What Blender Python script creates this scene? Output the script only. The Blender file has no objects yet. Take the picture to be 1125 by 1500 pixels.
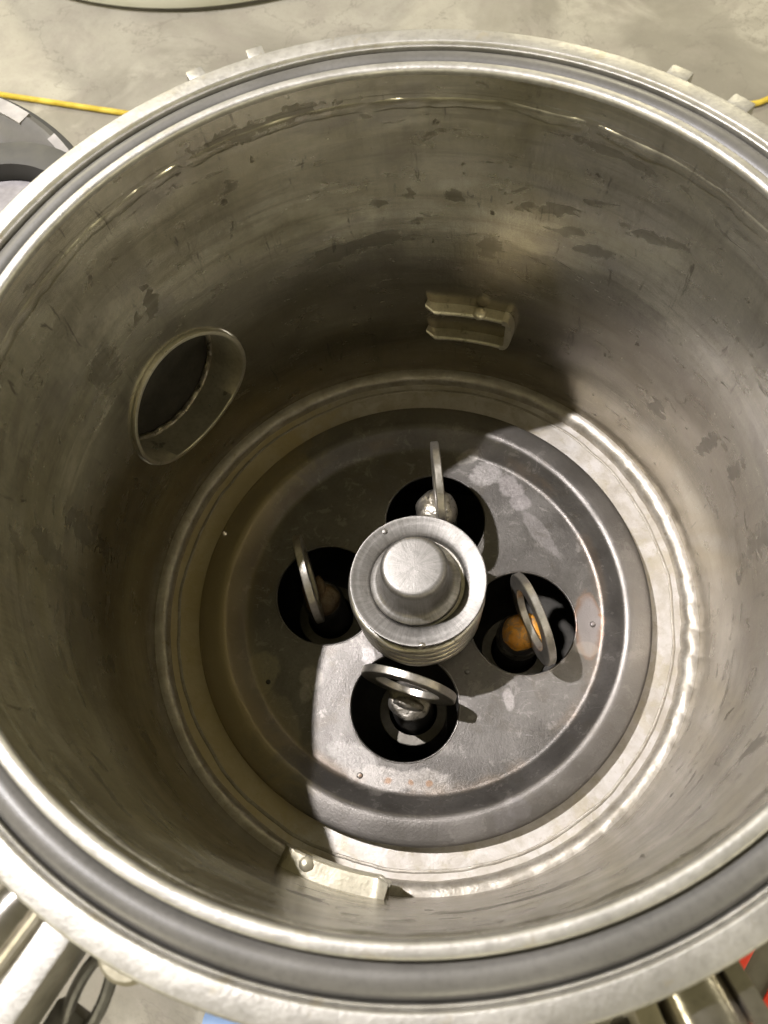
import bpy, bmesh, math, random
from mathutils import Vector, Matrix, noise

random.seed(7)
S = 0.25                      # metres per unit; one unit is the inner radius of the vessel
PI = math.pi
rad = math.radians
sc = bpy.context.scene
COL = sc.collection

# ------------------------------------------------------------------ camera
cam_data = bpy.data.cameras.new('camera')
cam = bpy.data.objects.new('camera', cam_data)
COL.objects.link(cam)
ca, cb = 0.4007, 0.0699
Rx = Matrix.Rotation(ca, 3, 'X'); Ry = Matrix.Rotation(cb, 3, 'Y')
cam.matrix_world = Matrix.Translation(Vector((0.0675, -0.8698, 1.4737)) * S) @ (Ry @ Rx).to_4x4()
cam_data.sensor_fit = 'VERTICAL'
cam_data.lens = 5.7
cam_data.sensor_height = 5.7 * 1500 / 1181.3
cam_data.sensor_width = cam_data.sensor_height * 0.75
cam_data.clip_start = 0.01
cam_data.clip_end = 200
cam_data.dof.use_dof = True
cam_data.dof.focus_distance = 2.85 * S
cam_data.dof.aperture_fstop = 2.0
sc.camera = cam

# ------------------------------------------------------------------ world and lamps
world = bpy.data.worlds.new('World'); sc.world = world; world.use_nodes = True
bg = world.node_tree.nodes['Background']
bg.inputs['Color'].default_value = (1.0, 0.88, 0.46, 1)
bg.inputs['Strength'].default_value = 0.15

def lamp(name, kind, loc, power, color, **kw):
    d = bpy.data.lights.new(name, kind); d.energy = power; d.color = color
    for k, v in kw.items(): setattr(d, k, v)
    o = bpy.data.objects.new(name, d); COL.objects.link(o); o.location = Vector(loc) * S
    return o
lamp('ceiling_lamp', 'POINT', (-4.4, 2.35, 8.0), 480, (1.0, 0.955, 0.965), shadow_soft_size=0.022)
SP = Vector((1.6, -6.0, 5.5))
spot = lamp('added_glint_spot', 'SPOT', SP, 1100, (1.0, 0.80, 0.52), shadow_soft_size=0.03, spot_size=math.radians(1.5), spot_blend=1.0)  # unseen spot lamp, added to put a warm glint on the far wall
spot.rotation_euler = (Vector((0.35, 0.94, -0.63)) - SP).to_track_quat('-Z', 'Y').to_euler()
# ring of unseen fill lamps, added to brighten the upper vessel wall
for k_ in range(7):
    a_ = rad(20 + k_ * 360 / 7)
    lamp('added_fill_lamp', 'POINT', (21 * math.cos(a_), 21 * math.sin(a_), 8.5 + (k_ % 3)), 350, (1.0, 0.91, 0.64), shadow_soft_size=0.16)

vs = sc.view_settings
vs.view_transform = 'Standard'; vs.look = 'None'; vs.exposure = 0.0; vs.gamma = 1.0; vs.use_curve_mapping = False
sc.cycles.use_denoising = True
sc.cycles.max_bounces = 10
sc.cycles.glossy_bounces = 8
sc.cycles.diffuse_bounces = 5
sc.cycles.sample_clamp_indirect = 4.0
sc.cycles.caustics_reflective = True

# ------------------------------------------------------------------ node helpers
class NT:
    """A material with short-hand node calls. Coordinates are object coordinates in units of the vessel radius."""
    def __init__(s, name):
        s.m = bpy.data.materials.new(name); s.m.use_nodes = True
        s.t = s.m.node_tree; s.N = s.t.nodes; s.b = s.N['Principled BSDF']
        tc = s.N.new('ShaderNodeTexCoord')
        mp = s.N.new('ShaderNodeMapping'); mp.inputs['Scale'].default_value = (1 / S,) * 3
        s.t.links.new(tc.outputs['Object'], mp.inputs['Vector']); s.P = mp.outputs[0]
    def link(s, a, sock):
        if hasattr(a, 'is_linked') or isinstance(a, bpy.types.NodeSocket): s.t.links.new(a, sock)
        else:
            if isinstance(a, tuple) and len(a) == 3 and sock.type == 'RGBA': a = a + (1,)
            sock.default_value = a
    def math(s, op, a, b=0.0, clamp=False):
        n = s.N.new('ShaderNodeMath'); n.operation = op; n.use_clamp = clamp
        s.link(a, n.inputs[0]); s.link(b, n.inputs[1]); return n.outputs[0]
    def vec(s, op, a, b=(0, 0, 0)):
        n = s.N.new('ShaderNodeVectorMath'); n.operation = op
        s.link(a, n.inputs[0]); s.link(b, n.inputs[1])
        return n.outputs['Value'] if op in ('DOT_PRODUCT', 'LENGTH', 'DISTANCE') else n.outputs[0]
    def noise(s, scale=5, stretch=(1, 1, 1), detail=5, rough=0.55, dist=0.0, off=(0, 0, 0), P=None):
        v = s.vec('MULTIPLY', P or s.P, stretch)
        if off != (0, 0, 0): v = s.vec('ADD', v, off)
        n = s.N.new('ShaderNodeTexNoise'); s.link(v, n.inputs['Vector'])
        n.inputs['Scale'].default_value = scale; n.inputs['Detail'].default_value = detail
        n.inputs['Roughness'].default_value = rough; n.inputs['Distortion'].default_value = dist
        return n.outputs['Fac']
    def vor(s, scale=5, stretch=(1, 1, 1), feature='F1'):
        v = s.vec('MULTIPLY', s.P, stretch)
        n = s.N.new('ShaderNodeTexVoronoi'); n.feature = feature; s.link(v, n.inputs['Vector'])
        n.inputs['Scale'].default_value = scale; return n.outputs['Distance']
    def step(s, x, a, b):
        n = s.N.new('ShaderNodeMapRange'); n.interpolation_type = 'SMOOTHSTEP'
        s.link(x, n.inputs[0]); n.inputs[1].default_value = a; n.inputs[2].default_value = b
        n.inputs[3].default_value = 0; n.inputs[4].default_value = 1; return n.outputs[0]
    def rng(s, x, a, b, c, d):
        n = s.N.new('ShaderNodeMapRange'); s.link(x, n.inputs[0])
        for i, v in enumerate((a, b, c, d)): n.inputs[i + 1].default_value = v
        return n.outputs[0]
    def mix(s, f, a, b):
        n = s.N.new('ShaderNodeMix'); n.data_type = 'RGBA'
        s.link(f, n.inputs[0]); s.link(a, n.inputs[6]); s.link(b, n.inputs[7]); return n.outputs[2]
    def blob(s, c, ax, ay, rx, ry, warp, soft=0.35, amt=0.9):
        """a stain: 1 inside an uneven oval round c spanned by axes ax, ay"""
        d = s.vec('SUBTRACT', s.P, c)
        u = s.math('MULTIPLY', s.vec('DOT_PRODUCT', d, ax), 1 / rx)
        v = s.math('MULTIPLY', s.vec('DOT_PRODUCT', d, ay), 1 / ry)
        q = s.math('SQRT', s.math('ADD', s.math('MULTIPLY', u, u), s.math('MULTIPLY', v, v)))
        q = s.math('ADD', q, s.math('MULTIPLY', s.math('SUBTRACT', warp, 0.5), amt * 2))
        return s.step(q, 1.0, 1.0 - soft)
    def bump(s, h, strength=0.3, dist=0.002, prev=None):
        n = s.N.new('ShaderNodeBump'); s.link(h, n.inputs['Height'])
        n.inputs['Strength'].default_value = strength; n.inputs['Distance'].default_value = dist
        if prev: s.link(prev, n.inputs['Normal'])
        return n.outputs[0]
    def out(s, color=None, rough=None, metal=None, normal=None, **kw):
        for k, v in (('Base Color', color), ('Roughness', rough), ('Metallic', metal), ('Normal', normal)):
            if v is not None: s.link(v, s.b.inputs[k])
        for k, v in kw.items(): s.b.inputs[k.replace('_', ' ')].default_value = v
        return s.m

def sep(m, vec):
    n = m.N.new('ShaderNodeSeparateXYZ'); m.link(vec, n.inputs[0]); return n.outputs

# ------------------------------------------------------------------ materials
def metal(name, c1, c2, r1=0.3, r2=0.5, scale=6, stretch=(1, 1, 1), met=0.9, spot=None, spotc=(0.05, 0.045, 0.035), bs=0.25, fine=60):
    m = NT(name)
    n = m.noise(scale, stretch, 6, 0.6, 0.3)
    c = m.mix(m.step(n, 0.3, 0.7), c1, c2)
    g = m.noise(fine, (1, 1, 1), 3, 0.6)
    c = m.mix(m.math('MULTIPLY', m.step(g, 0.42, 0.72), 0.30), c, tuple(x * 0.55 for x in c1))
    if spot:
        k = m.step(m.noise(scale * 2.3, stretch, 7, 0.65, 0.5, (3, 1, 7)), spot, spot + 0.09)
        c = m.mix(m.math('MULTIPLY', k, 0.7), c, spotc)
    r = m.rng(m.noise(scale * 1.7, stretch, 5, 0.6, 0, (9, 2, 4)), 0.25, 0.75, r1, r2)
    nb = m.bump(m.noise(fine * 1.6, (1, 1, 1), 4, 0.6), bs, 0.0006)
    nb = m.bump(m.noise(scale * 1.2, stretch, 3), bs * 0.6, 0.003, nb)
    return m.out(c, r, met, nb)

def wall_material():
    m = NT('stained_steel_wall')
    x, y, z = sep(m, m.P)
    warp = m.noise(7, (1, 1, 1.6), 6, 0.62, 0.4)
    big = m.noise(1.5, (1, 1, 2.6), 6, 0.6, 0.8)
    mid = m.noise(4.2, (1, 1, 2.3), 7, 0.62, 0.6, (5, 1, 2))
    c = m.mix(m.step(big, 0.32, 0.66), (0.50, 0.475, 0.365), (0.73, 0.705, 0.585))
    c = m.mix(m.math('MULTIPLY', m.step(mid, 0.48, 0.60), 0.36), c, (0.28, 0.255, 0.20))
    # violet-grey patches and olive film; greyer towards the right
    pv = m.noise(2.4, (1, 1, 1.8), 6, 0.6, 0.5, (8, 3, 1))
    c = m.mix(m.math('MULTIPLY', m.step(pv, 0.52, 0.62), 0.40), c, (0.38, 0.355, 0.345))
    po = m.noise(1.9, (1, 1, 2.2), 6, 0.6, 0.5, (2, 9, 4))
    c = m.mix(m.math('MULTIPLY', m.step(po, 0.50, 0.63), 0.35), c, (0.30, 0.275, 0.17))
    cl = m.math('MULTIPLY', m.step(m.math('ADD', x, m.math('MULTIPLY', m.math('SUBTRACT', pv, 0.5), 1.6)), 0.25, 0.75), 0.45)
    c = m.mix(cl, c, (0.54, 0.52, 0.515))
    # tide marks left at different fill levels
    zz = m.math('ADD', z, m.math('MULTIPLY', m.math('SUBTRACT', m.noise(2.0, (1, 1, 0.4), 6, 0.6, 0.4, (1, 4, 6)), 0.5), 0.26))
    t1 = m.math('MULTIPLY', m.step(zz, -0.20, -0.215), m.step(zz, -0.42, -0.33))
    c = m.mix(m.math('MULTIPLY', t1, 0.22), c, (0.22, 0.20, 0.15))
    t2 = m.math('MULTIPLY', m.step(zz, -0.60, -0.62), m.step(zz, -0.90, -0.70))
    c = m.mix(m.math('MULTIPLY', t2, 0.38), c, (0.18, 0.165, 0.135))
    t3 = m.step(zz, -1.18, -1.30)
    c = m.mix(m.math('MULTIPLY', t3, 0.40), c, (0.15, 0.13, 0.095))
    # browner lower half: shade deep in the vessel, put into the colour
    t4 = m.step(zz, -0.62, -0.86)
    c = m.mix(m.math('MULTIPLY', t4, 0.62), c, (0.165, 0.132, 0.085))
    # runs down the wall
    rn = m.noise(7, (1, 1, 0.16), 5, 0.6, 0.2, (4, 4, 4))
    c = m.mix(m.math('MULTIPLY', m.step(rn, 0.52, 0.68), 0.30), c, (0.15, 0.132, 0.10))
    ragged = m.noise(13, (1, 1, 1.7), 9, 0.70, 0.5, (3, 3, 8))
    # dark smears and scuffs
    sm = m.noise(5.5, (1, 1, 2.8), 9, 0.72, 0.7, (6, 2, 9))
    k = m.step(sm, 0.61, 0.645)
    sp = m.noise(20, (1, 1, 0.75), 6, 0.65, 0.3, (2, 5, 3))
    k2 = m.math('MULTIPLY', m.step(sp, 0.66, 0.70), 0.9)
    dark = m.math('MAXIMUM', m.math('MULTIPLY', k, 0.55), k2)
    stains = [(103, -0.645, .20, .045, -.12), (95, -0.622, .10, .05, -.1), (110, -0.668, .13, .03, -.1), (115, -0.082, .16, .03, 0),
              (107, -0.075, .12, .028, 0), (139.8, -0.436, .03, .085, .2), (89.2, -0.433, .022, .035, 0), (81.7, -0.44, .035, .03, 0),
              (94.8, -0.457, .045, .022, 0), (74.8, -0.64, .045, .06, .3), (59.6, -0.48, .09, .025, -.3), (54, -0.51, .11, .025, -.35),
              (52, -0.155, .14, .018, -.06), (57.5, -0.15, .14, .016, 0), (33.3, -1.02, .05, .05, .2), (188.5, -0.361, .03, .06, .2),
              (185.4, -0.527, .05, .12, .1), (47, -0.36, .12, .025, -.3), (153.8, -0.48, .06, .09, .1), (64, -0.42, .10, .03, -.2),
              (178, -0.75, .05, .22, .05), (20, -0.9, .03, .08, .2), (12, -0.8, .03, .07, .1)]
    for a, zc, rx, ry, tl in stains:
        a = rad(a); t = Vector((-math.sin(a), math.cos(a), 0)); up = Vector((0, 0, 1))
        ax = t * math.cos(tl) + up * math.sin(tl); ay = -t * math.sin(tl) + up * math.cos(tl)
        dark = m.math('MAXIMUM', dark, m.math('MULTIPLY', m.blob((math.cos(a), math.sin(a), zc), tuple(ax), tuple(ay), rx * .85, ry * .8, ragged, 0.30, 2.6), 0.50))
    c = m.mix(dark, c, (0.105, 0.095, 0.075))
    # pale worn ovals
    for a, zc, rx, ry in ((122, -0.66, .24, .17), (12, -1.15, .22, .12), (35, -0.85, .12, .07), (330, -1.05, .35, .10)):
        a = rad(a)
        k = m.blob((math.cos(a), math.sin(a), zc), (-math.sin(a), math.cos(a), 0), (0, 0, 1), rx, ry, warp, 0.25, 0.5)
        c = m.mix(m.math('MULTIPLY', k, 0.35), c, (0.44, 0.41, 0.345))
    # lathe lines, wipe marks and fine scratches
    ln = m.noise(1, (1.2, 1.2, 46), 5, 0.75, 0.2)
    c = m.mix(m.math('MULTIPLY', m.step(ln, 0.50, 0.62), 0.30), c, (0.20, 0.18, 0.135))
    l2 = m.noise(1, (3.0, 3.0, 85), 4, 0.7, 0.6, (2, 7, 1))
    c = m.mix(m.math('MULTIPLY', m.step(l2, 0.60, 0.68), 0.16), c, (0.78, 0.74, 0.62))
    sc_ = m.noise(1, (26, 26, 5), 6, 0.75, 0.8, (9, 1, 3))
    c = m.mix(m.math('MULTIPLY', m.step(sc_, 0.62, 0.655), 0.70), c, (0.12, 0.105, 0.085))
    s2_ = m.noise(1, (60, 60, 14), 5, 0.75, 0.5, (1, 8, 3))
    c = m.mix(m.math('MULTIPLY', m.step(s2_, 0.66, 0.70), 0.35), c, (0.85, 0.82, 0.74))
    fk = m.noise(34, (1, 1, 1.3), 5, 0.7, 0.3, (5, 5, 9))
    c = m.mix(m.math('MULTIPLY', m.step(fk, 0.69, 0.715), 0.75), c, (0.10, 0.088, 0.07))
    # broad wipe marks, hard on one side
    wp_ = m.noise(1, (1.1, 1.1, 4.2), 3, 0.5, 1.6, (3, 6, 2))
    wf_ = m.math('FRACT', m.math('MULTIPLY', wp_, 5.0))
    c = m.mix(m.math('MULTIPLY', wf_, 0.12), c, (0.25, 0.23, 0.185))
    fine = m.noise(70, (1, 1, 0.25), 4, 0.6)
    c = m.mix(m.math('MULTIPLY', m.step(fine, 0.45, 0.75), 0.18), c, (0.12, 0.11, 0.09))
    r = m.rng(m.noise(6, (1, 1, 2), 6, 0.65, 0.3, (7, 7, 1)), 0.3, 0.7, 0.16, 0.30)
    r = m.math('ADD', r, m.math('MULTIPLY', dark, 0.22))
    nb = m.bump(m.noise(150, (0.5, 0.5, 0.5), 4, 0.65), 0.16, 0.0005)
    nb = m.bump(m.noise(90, (1, 1, 0.08), 3, 0.6), 0.10, 0.0005, nb)
    nb = m.bump(m.noise(1.6, (1, 1, 1.2), 2, 0.4), 0.10, 0.008, nb)
    return m.out(c, r, 0.84, nb)

def plate_material():
    m = NT('satin_pressed_plate')
    x, y, z = sep(m, m.P)
    w = m.noise(9, (1, 1, 1), 6, 0.6, 0.4)
    n = m.noise(3.0, (1, 1, 1), 7, 0.62, 0.5)
    c = m.mix(m.step(n, 0.33, 0.68), (0.102, 0.095, 0.086), (0.172, 0.162, 0.149))
    g = m.noise(85, (1, 1, 1), 3, 0.7)
    c = m.mix(m.math('MULTIPLY', m.step(g, 0.45, 0.72), 0.35), c, (0.09, 0.084, 0.08))
    X, Y = (1, 0, 0), (0, 1, 0)
    def ax(t): return (math.cos(t), math.sin(t), 0), (-math.sin(t), math.cos(t), 0)
    rough = m.rng(m.noise(7, (1, 1, 1), 6, 0.6, 0, (1, 5, 2)), 0.3, 0.7, 0.32, 0.48)
    for px, py, rx, ry, t, col, amt in [
            (0.279, 0.525, .075, .06, -.3, (0.56, 0.53, 0.51), .75), (0.358, 0.475, .06, .05, -.5, (0.52, 0.48, 0.47), .7),
            (0.40, 0.40, .05, .035, -.9, (0.50, 0.46, 0.46), .5), (0.46, 0.28, .035, .14, .5, (0.46, 0.43, 0.42), .45),
            (0.20, 0.60, .05, .03, .4, (0.50, 0.47, 0.42), .6),
            (-0.10, -0.632, .19, .05, -.06, (0.48, 0.45, 0.41), .75), (-0.24, -0.56, .12, .07, -.7, (0.45, 0.43, 0.40), .55),
            (-0.58, -0.25, .06, .10, .3, (0.40, 0.36, 0.25), .7), (-0.40, -0.28, .05, .05, 0, (0.50, 0.47, 0.42), .6),
            (-0.42, -0.33, .03, .04, 0, (0.50, 0.47, 0.42), .6), (-0.50, -0.42, .05, .15, .6, (0.36, 0.32, 0.24), .6),
            (0.308, -0.364, .022, .05, .1, (0.60, 0.56, 0.54), .7), (-0.195, -0.2, .03, .05, .4, (0.58, 0.55, 0.53), .6),
            (0.27, -0.775, .05, .05, .7, (0.19, 0.18, 0.185), .85), (0.31, -0.735, .045, .045, .2, (0.19, 0.18, 0.185), .85),
            (-0.242, -0.785, .022, .035, 0, (0.16, 0.15, 0.15), .6), (-0.6, 0.1, .06, .12, -.2, (0.17, 0.13, 0.09), .5)]:
        a, b = ax(t)
        k = m.math('MULTIPLY', m.blob((px, py, -1.46), a, b, rx, ry, w, 0.30, 0.95), m.rng(g, 0.3, 0.7, 0.35, 1.0))
        c = m.mix(m.math('MULTIPLY', k, amt * 0.85), c, tuple(q * .86 for q in col))
        rough = m.math('ADD', rough, m.math('MULTIPLY', k, 0.06))
    sc_ = m.noise(1, (9, 60, 1), 5, 0.75, 1.2, (4, 2, 0))
    c = m.mix(m.math('MULTIPLY', m.step(sc_, 0.64, 0.69), 0.35), c, (0.42, 0.40, 0.39))
    fl_ = m.noise(16, (1, 1, 1), 8, 0.75, 0.6, (8, 8, 1))
    c = m.mix(m.math('MULTIPLY', m.step(fl_, 0.56, 0.62), 0.30), c, (0.36, 0.335, 0.31))
    gr_ = m.noise(6, (1, 1, 1), 8, 0.7, 0.6, (1, 3, 5))
    c = m.mix(m.math('MULTIPLY', m.step(gr_, 0.55, 0.62), 0.32), c, (0.105, 0.092, 0.072))
    # dried puddle with a rusty shore beside the right-hand hole
    a, b = ax(-0.1)
    k1 = m.blob((0.615, -0.10, -1.46), a, b, .058, .135, w, 0.25, 0.7)
    k0 = m.blob((0.615, -0.10, -1.46), a, b, .047, .122, w, 0.40, 0.7)
    c = m.mix(m.math('MULTIPLY', k1, 0.55), c, (0.27, 0.16, 0.10))
    c = m.mix(m.math('MULTIPLY', k0, 0.85), c, (0.255, 0.24, 0.235))
    k = m.blob((0.60, -0.185, -1.46), a, b, .05, .03, w, 0.3, 0.6)
    c = m.mix(m.math('MULTIPLY', k, 0.4), c, (0.38, 0.34, 0.29))
    for px, py, r in ((-0.22, -0.619, .012), (-0.047, -0.643, .021), (0.017, -0.647, .021), (-0.125, -0.637, .022), (0.66, -0.06, .012)):
        k = m.blob((px, py, -1.46), X, Y, r * .8, r * .7, m.noise(40), 0.7, 0.8)
        c = m.mix(m.math('MULTIPLY', k, 0.6), c, (0.22, 0.11, 0.045))
    # oil and rust at the crease, paler brushed outer ring, shade tint on the left
    rr = m.math('SQRT', m.math('ADD', m.math('MULTIPLY', x, x), m.math('MULTIPLY', y, y)))
    ring = m.step(m.math('ADD', rr, m.math('MULTIPLY', m.math('SUBTRACT', w, 0.5), 0.06)), 0.735, 0.76)
    c = m.mix(m.math('MULTIPLY', ring, 0.4), c, (0.215, 0.20, 0.18))
    shade_tint = m.math('MULTIPLY', m.step(m.math('ADD', x, m.math('MULTIPLY', m.math('SUBTRACT', gr_, 0.5), 0.6)), -0.34, -0.60), m.step(rr, 0.60, 0.74))
    c = m.mix(m.math('MULTIPLY', shade_tint, 0.65), c, (0.33, 0.265, 0.135))  # yellow-brown tone of the shaded left side, put into the colour
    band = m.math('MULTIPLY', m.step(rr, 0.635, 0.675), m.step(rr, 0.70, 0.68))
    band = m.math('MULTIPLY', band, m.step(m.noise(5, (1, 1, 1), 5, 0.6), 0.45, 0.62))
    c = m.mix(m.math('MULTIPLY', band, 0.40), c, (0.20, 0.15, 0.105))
    nb = m.bump(m.noise(140, (1, 1, 1), 3, 0.7), 0.30, 0.0006)
    nb = m.bump(m.noise(4, (1, 1, 1), 3, 0.5), 0.12, 0.003, nb)
    return m.out(c, rough, 0.78, nb)

def ledge_material():
    m = NT('scaly_steel_ledge')
    n = m.noise(9, (1, 1, 1), 8, 0.65, 0.4)
    c = m.mix(m.step(n, 0.35, 0.65), (0.44, 0.405, 0.345), (0.60, 0.575, 0.54))
    k = m.step(m.noise(26, (1, 1, 1), 6, 0.7, 0.3), 0.56, 0.66)
    c = m.mix(m.math('MULTIPLY', k, 0.50), c, (0.36, 0.32, 0.22))
    k = m.step(m.noise(5, (1, 1, 1), 6, 0.7, 0.6, (4, 4, 4)), 0.54, 0.60)
    c = m.mix(m.math('MULTIPLY', k, 0.40), c, (0.42, 0.37, 0.25))
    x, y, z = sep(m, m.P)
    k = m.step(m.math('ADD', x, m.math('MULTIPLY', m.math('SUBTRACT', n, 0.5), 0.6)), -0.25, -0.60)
    c = m.mix(m.math('MULTIPLY', k, 0.6), c, (0.62, 0.51, 0.26))  # yellower left part: tone of the shaded side painted into the ledge
    r = m.rng(m.noise(15), 0.3, 0.7, 0.42, 0.58)
    nb = m.bump(m.noise(60, (1, 1, 1), 5, 0.7), 0.30, 0.001)
    return m.out(c, r, 0.50, nb)

M = {}
M['wall'] = wall_material()
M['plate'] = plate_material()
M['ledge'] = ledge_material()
M['flange'] = metal('matt_steel_flange', (0.335, 0.324, 0.298), (0.425, 0.413, 0.385), 0.40, 0.55, 7, (1, 1, 1), 0.80, 0.58, (0.33, 0.305, 0.25), 0.35, 60)
M['weld'] = metal('weld_bead', (0.32, 0.29, 0.235), (0.46, 0.43, 0.375), 0.34, 0.52, 14, (1, 1, 1), 0.60, 0.60, (0.22, 0.19, 0.12), 0.4, 80)
M['seam'] = metal('ground_weld_seam', (0.24, 0.225, 0.18), (0.42, 0.395, 0.325), 0.3, 0.48, 6, (1, 1, 1), 0.9, 0.56, (0.10, 0.09, 0.07), 0.3, 60)
M['pipe'] = metal('pipe_steel', (0.50, 0.47, 0.37), (0.68, 0.64, 0.53), 0.24, 0.42, 5, (1, 1, 1), 0.75, 0.60, (0.12, 0.11, 0.08), 0.25, 60)
M['bracket'] = metal('bracket_steel', (0.50, 0.465, 0.35), (0.66, 0.62, 0.50), 0.28, 0.44, 10, (1, 1, 1), 0.65, 0.60, (0.2, 0.18, 0.12), 0.25, 90)
M['cap'] = metal('turned_steel_cap', (0.48, 0.455, 0.40), (0.60, 0.575, 0.53), 0.27, 0.40, 8, (1, 1, 1), 0.92, 0.66, (0.35, 0.32, 0.25), 0.25, 110)
M['washer'] = metal('washer_steel', (0.42, 0.395, 0.34), (0.56, 0.53, 0.48), 0.28, 0.42, 14, (1, 1, 1), 0.92, 0.62, (0.25, 0.22, 0.16), 0.25, 90)
M['collar'] = metal('dull_collar', (0.13, 0.12, 0.10), (0.2, 0.185, 0.155), 0.4, 0.55, 8, (1, 1, 1), 0.6)
M['spring'] = metal('spring_steel', (0.58, 0.55, 0.47), (0.72, 0.69, 0.61), 0.25, 0.4, 10, (1, 1, 1), 0.92, 0.6, (0.15, 0.13, 0.1), 0.25, 80)
M['blob'] = metal('weld_blob_silver', (0.34, 0.31, 0.25), (0.58, 0.55, 0.49), 0.22, 0.42, 22, (1, 1, 1), 0.9, 0.55, (0.08, 0.07, 0.055), 0.7, 50)
M['blobdark'] = metal('weld_blob_grey', (0.20, 0.185, 0.155), (0.40, 0.375, 0.33), 0.3, 0.5, 22, (1, 1, 1), 0.85, 0.55, (0.05, 0.045, 0.04), 0.7, 50)
M['rust'] = metal('weld_blob_rusty', (0.42, 0.16, 0.015), (0.80, 0.40, 0.05), 0.4, 0.65, 10, (1, 1, 1), 0.1, 0.47, (0.20, 0.15, 0.10), 0.7, 50)
M['rustdark'] = metal('weld_blob_brown', (0.09, 0.05, 0.025), (0.18, 0.14, 0.09), 0.4, 0.6, 14, (1, 1, 1), 0.5, 0.56, (0.08, 0.05, 0.03), 0.7, 50)
M['blackrod'] = metal('black_rod', (0.018, 0.017, 0.016), (0.04, 0.037, 0.033), 0.4, 0.6, 12, (1, 1, 1), 0.0, None, (0, 0, 0), 0.4, 60)
M['chamber'] = metal('near_black_chamber', (0.03, 0.028, 0.024), (0.06, 0.055, 0.045), 0.5, 0.7, 5, (1, 1, 1), 0.3)  # one near-black tone for lower chamber, valve disc and spring sleeve
M['rubber'] = metal('grey_rubber_seal', (0.080, 0.077, 0.071), (0.105, 0.101, 0.094), 0.34, 0.46, 4, (1, 1, 1), 0.0, 0.70, (0.3, 0.28, 0.25), 0.1, 90)
M['chrome'] = metal('bright_bolt', (0.50, 0.47, 0.42), (0.60, 0.57, 0.53), 0.14, 0.26, 6, (1, 1, 1), 0.95, 0.64, (0.3, 0.27, 0.2), 0.15, 60)
M['darksteel'] = metal('dark_link_steel', (0.09, 0.09, 0.095), (0.15, 0.145, 0.145), 0.35, 0.5, 8, (1, 1, 1), 0.4)
M['olive'] = metal('olive_lug_steel', (0.28, 0.26, 0.19), (0.36, 0.33, 0.25), 0.4, 0.5, 8, (1, 1, 1), 0.6)  # even olive tone for lug, ear and strap

def turned(name, c1, c2, centre):
    m = NT(name)
    x, y, z = sep(m, m.vec('SUBTRACT', m.P, centre))
    a = m.math('ARCTAN2', y, x)
    rr = m.math('SQRT', m.math('ADD', m.math('MULTIPLY', x, x), m.math('MULTIPLY', y, y)))
    cb_ = m.N.new('ShaderNodeCombineXYZ'); m.link(a, cb_.inputs[0]); m.link(rr, cb_.inputs[1]); m.link(z, cb_.inputs[2])
    q = cb_.outputs[0]
    n = m.noise(1, (28, 10, 6), 4, 0.7, 0, P=q)
    c = m.mix(m.step(n, 0.3, 0.7), c1, c2)
    d = m.noise(12, (1, 1, 1), 6, 0.65, 0.5)
    c = m.mix(m.math('MULTIPLY', m.step(d, 0.5, 0.7), 0.35), c, tuple(v * .6 for v in c1))
    f = m.noise(70, (1, 1, 1), 4, 0.7)
    c = m.mix(m.math('MULTIPLY', m.step(f, 0.48, 0.7), 0.3), c, tuple(v * .62 for v in c1))
    r = m.math('ADD', m.rng(d, 0.3, 0.7, 0.42, 0.54), m.math('MULTIPLY', m.math('SUBTRACT', n, 0.5), 0.25))
    nb = m.bump(n, 0.12, 0.001); nb = m.bump(m.noise(110, (1, 1, 1), 3, 0.7), 0.2, 0.0005, nb)
    return m.out(c, r, 0.88, nb)
M['cap'] = turned('turned_steel_cap', (0.215, 0.206, 0.188), (0.305, 0.293, 0.272), (-0.004, -0.022, 0))

def plastic(name, c1, c2, r=0.45, scale=5):
    m = NT(name)
    c = m.mix(m.step(m.noise(scale, (1, 1, 1), 6, 0.6), 0.35, 0.65), c1, c2)
    return m.out(c, m.rng(m.noise(scale * 3), 0.3, 0.7, r - 0.06, r + 0.08), 0.0, m.bump(m.noise(50), 0.1, 0.001))
M['yellow'] = plastic('yellow_cord_sheath', (0.46, 0.33, 0.02), (0.66, 0.50, 0.07), 0.5, 6)
M['white'] = plastic('milky_plastic', (0.66, 0.67, 0.57), (0.76, 0.77, 0.69), 0.4, 1.5)
M['greyplastic'] = plastic('dark_grey_plastic', (0.06, 0.057, 0.052), (0.095, 0.09, 0.082), 0.5, 3)
M['greyhi'] = plastic('rim_highlight_grey', (0.20, 0.19, 0.19), (0.30, 0.285, 0.28), 0.4, 6)  # paler grey for the highlights painted along the machine rim
M['black'] = plastic('black_rubber', (0.016, 0.016, 0.016), (0.028, 0.027, 0.026), 0.5, 3)
M['violetgrey'] = plastic('violet_grey_cloth', (0.16, 0.152, 0.158), (0.25, 0.238, 0.248), 0.8, 8)
M['red'] = plastic('red_paint', (0.55, 0.035, 0.02), (0.66, 0.06, 0.035), 0.4, 4)
M['charcoal'] = plastic('charcoal_panel', (0.085, 0.08, 0.068), (0.12, 0.112, 0.095), 0.6, 4)
M['blue'] = plastic('blue_hose', (0.20, 0.30, 0.50), (0.26, 0.37, 0.58), 0.5, 4)

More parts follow.
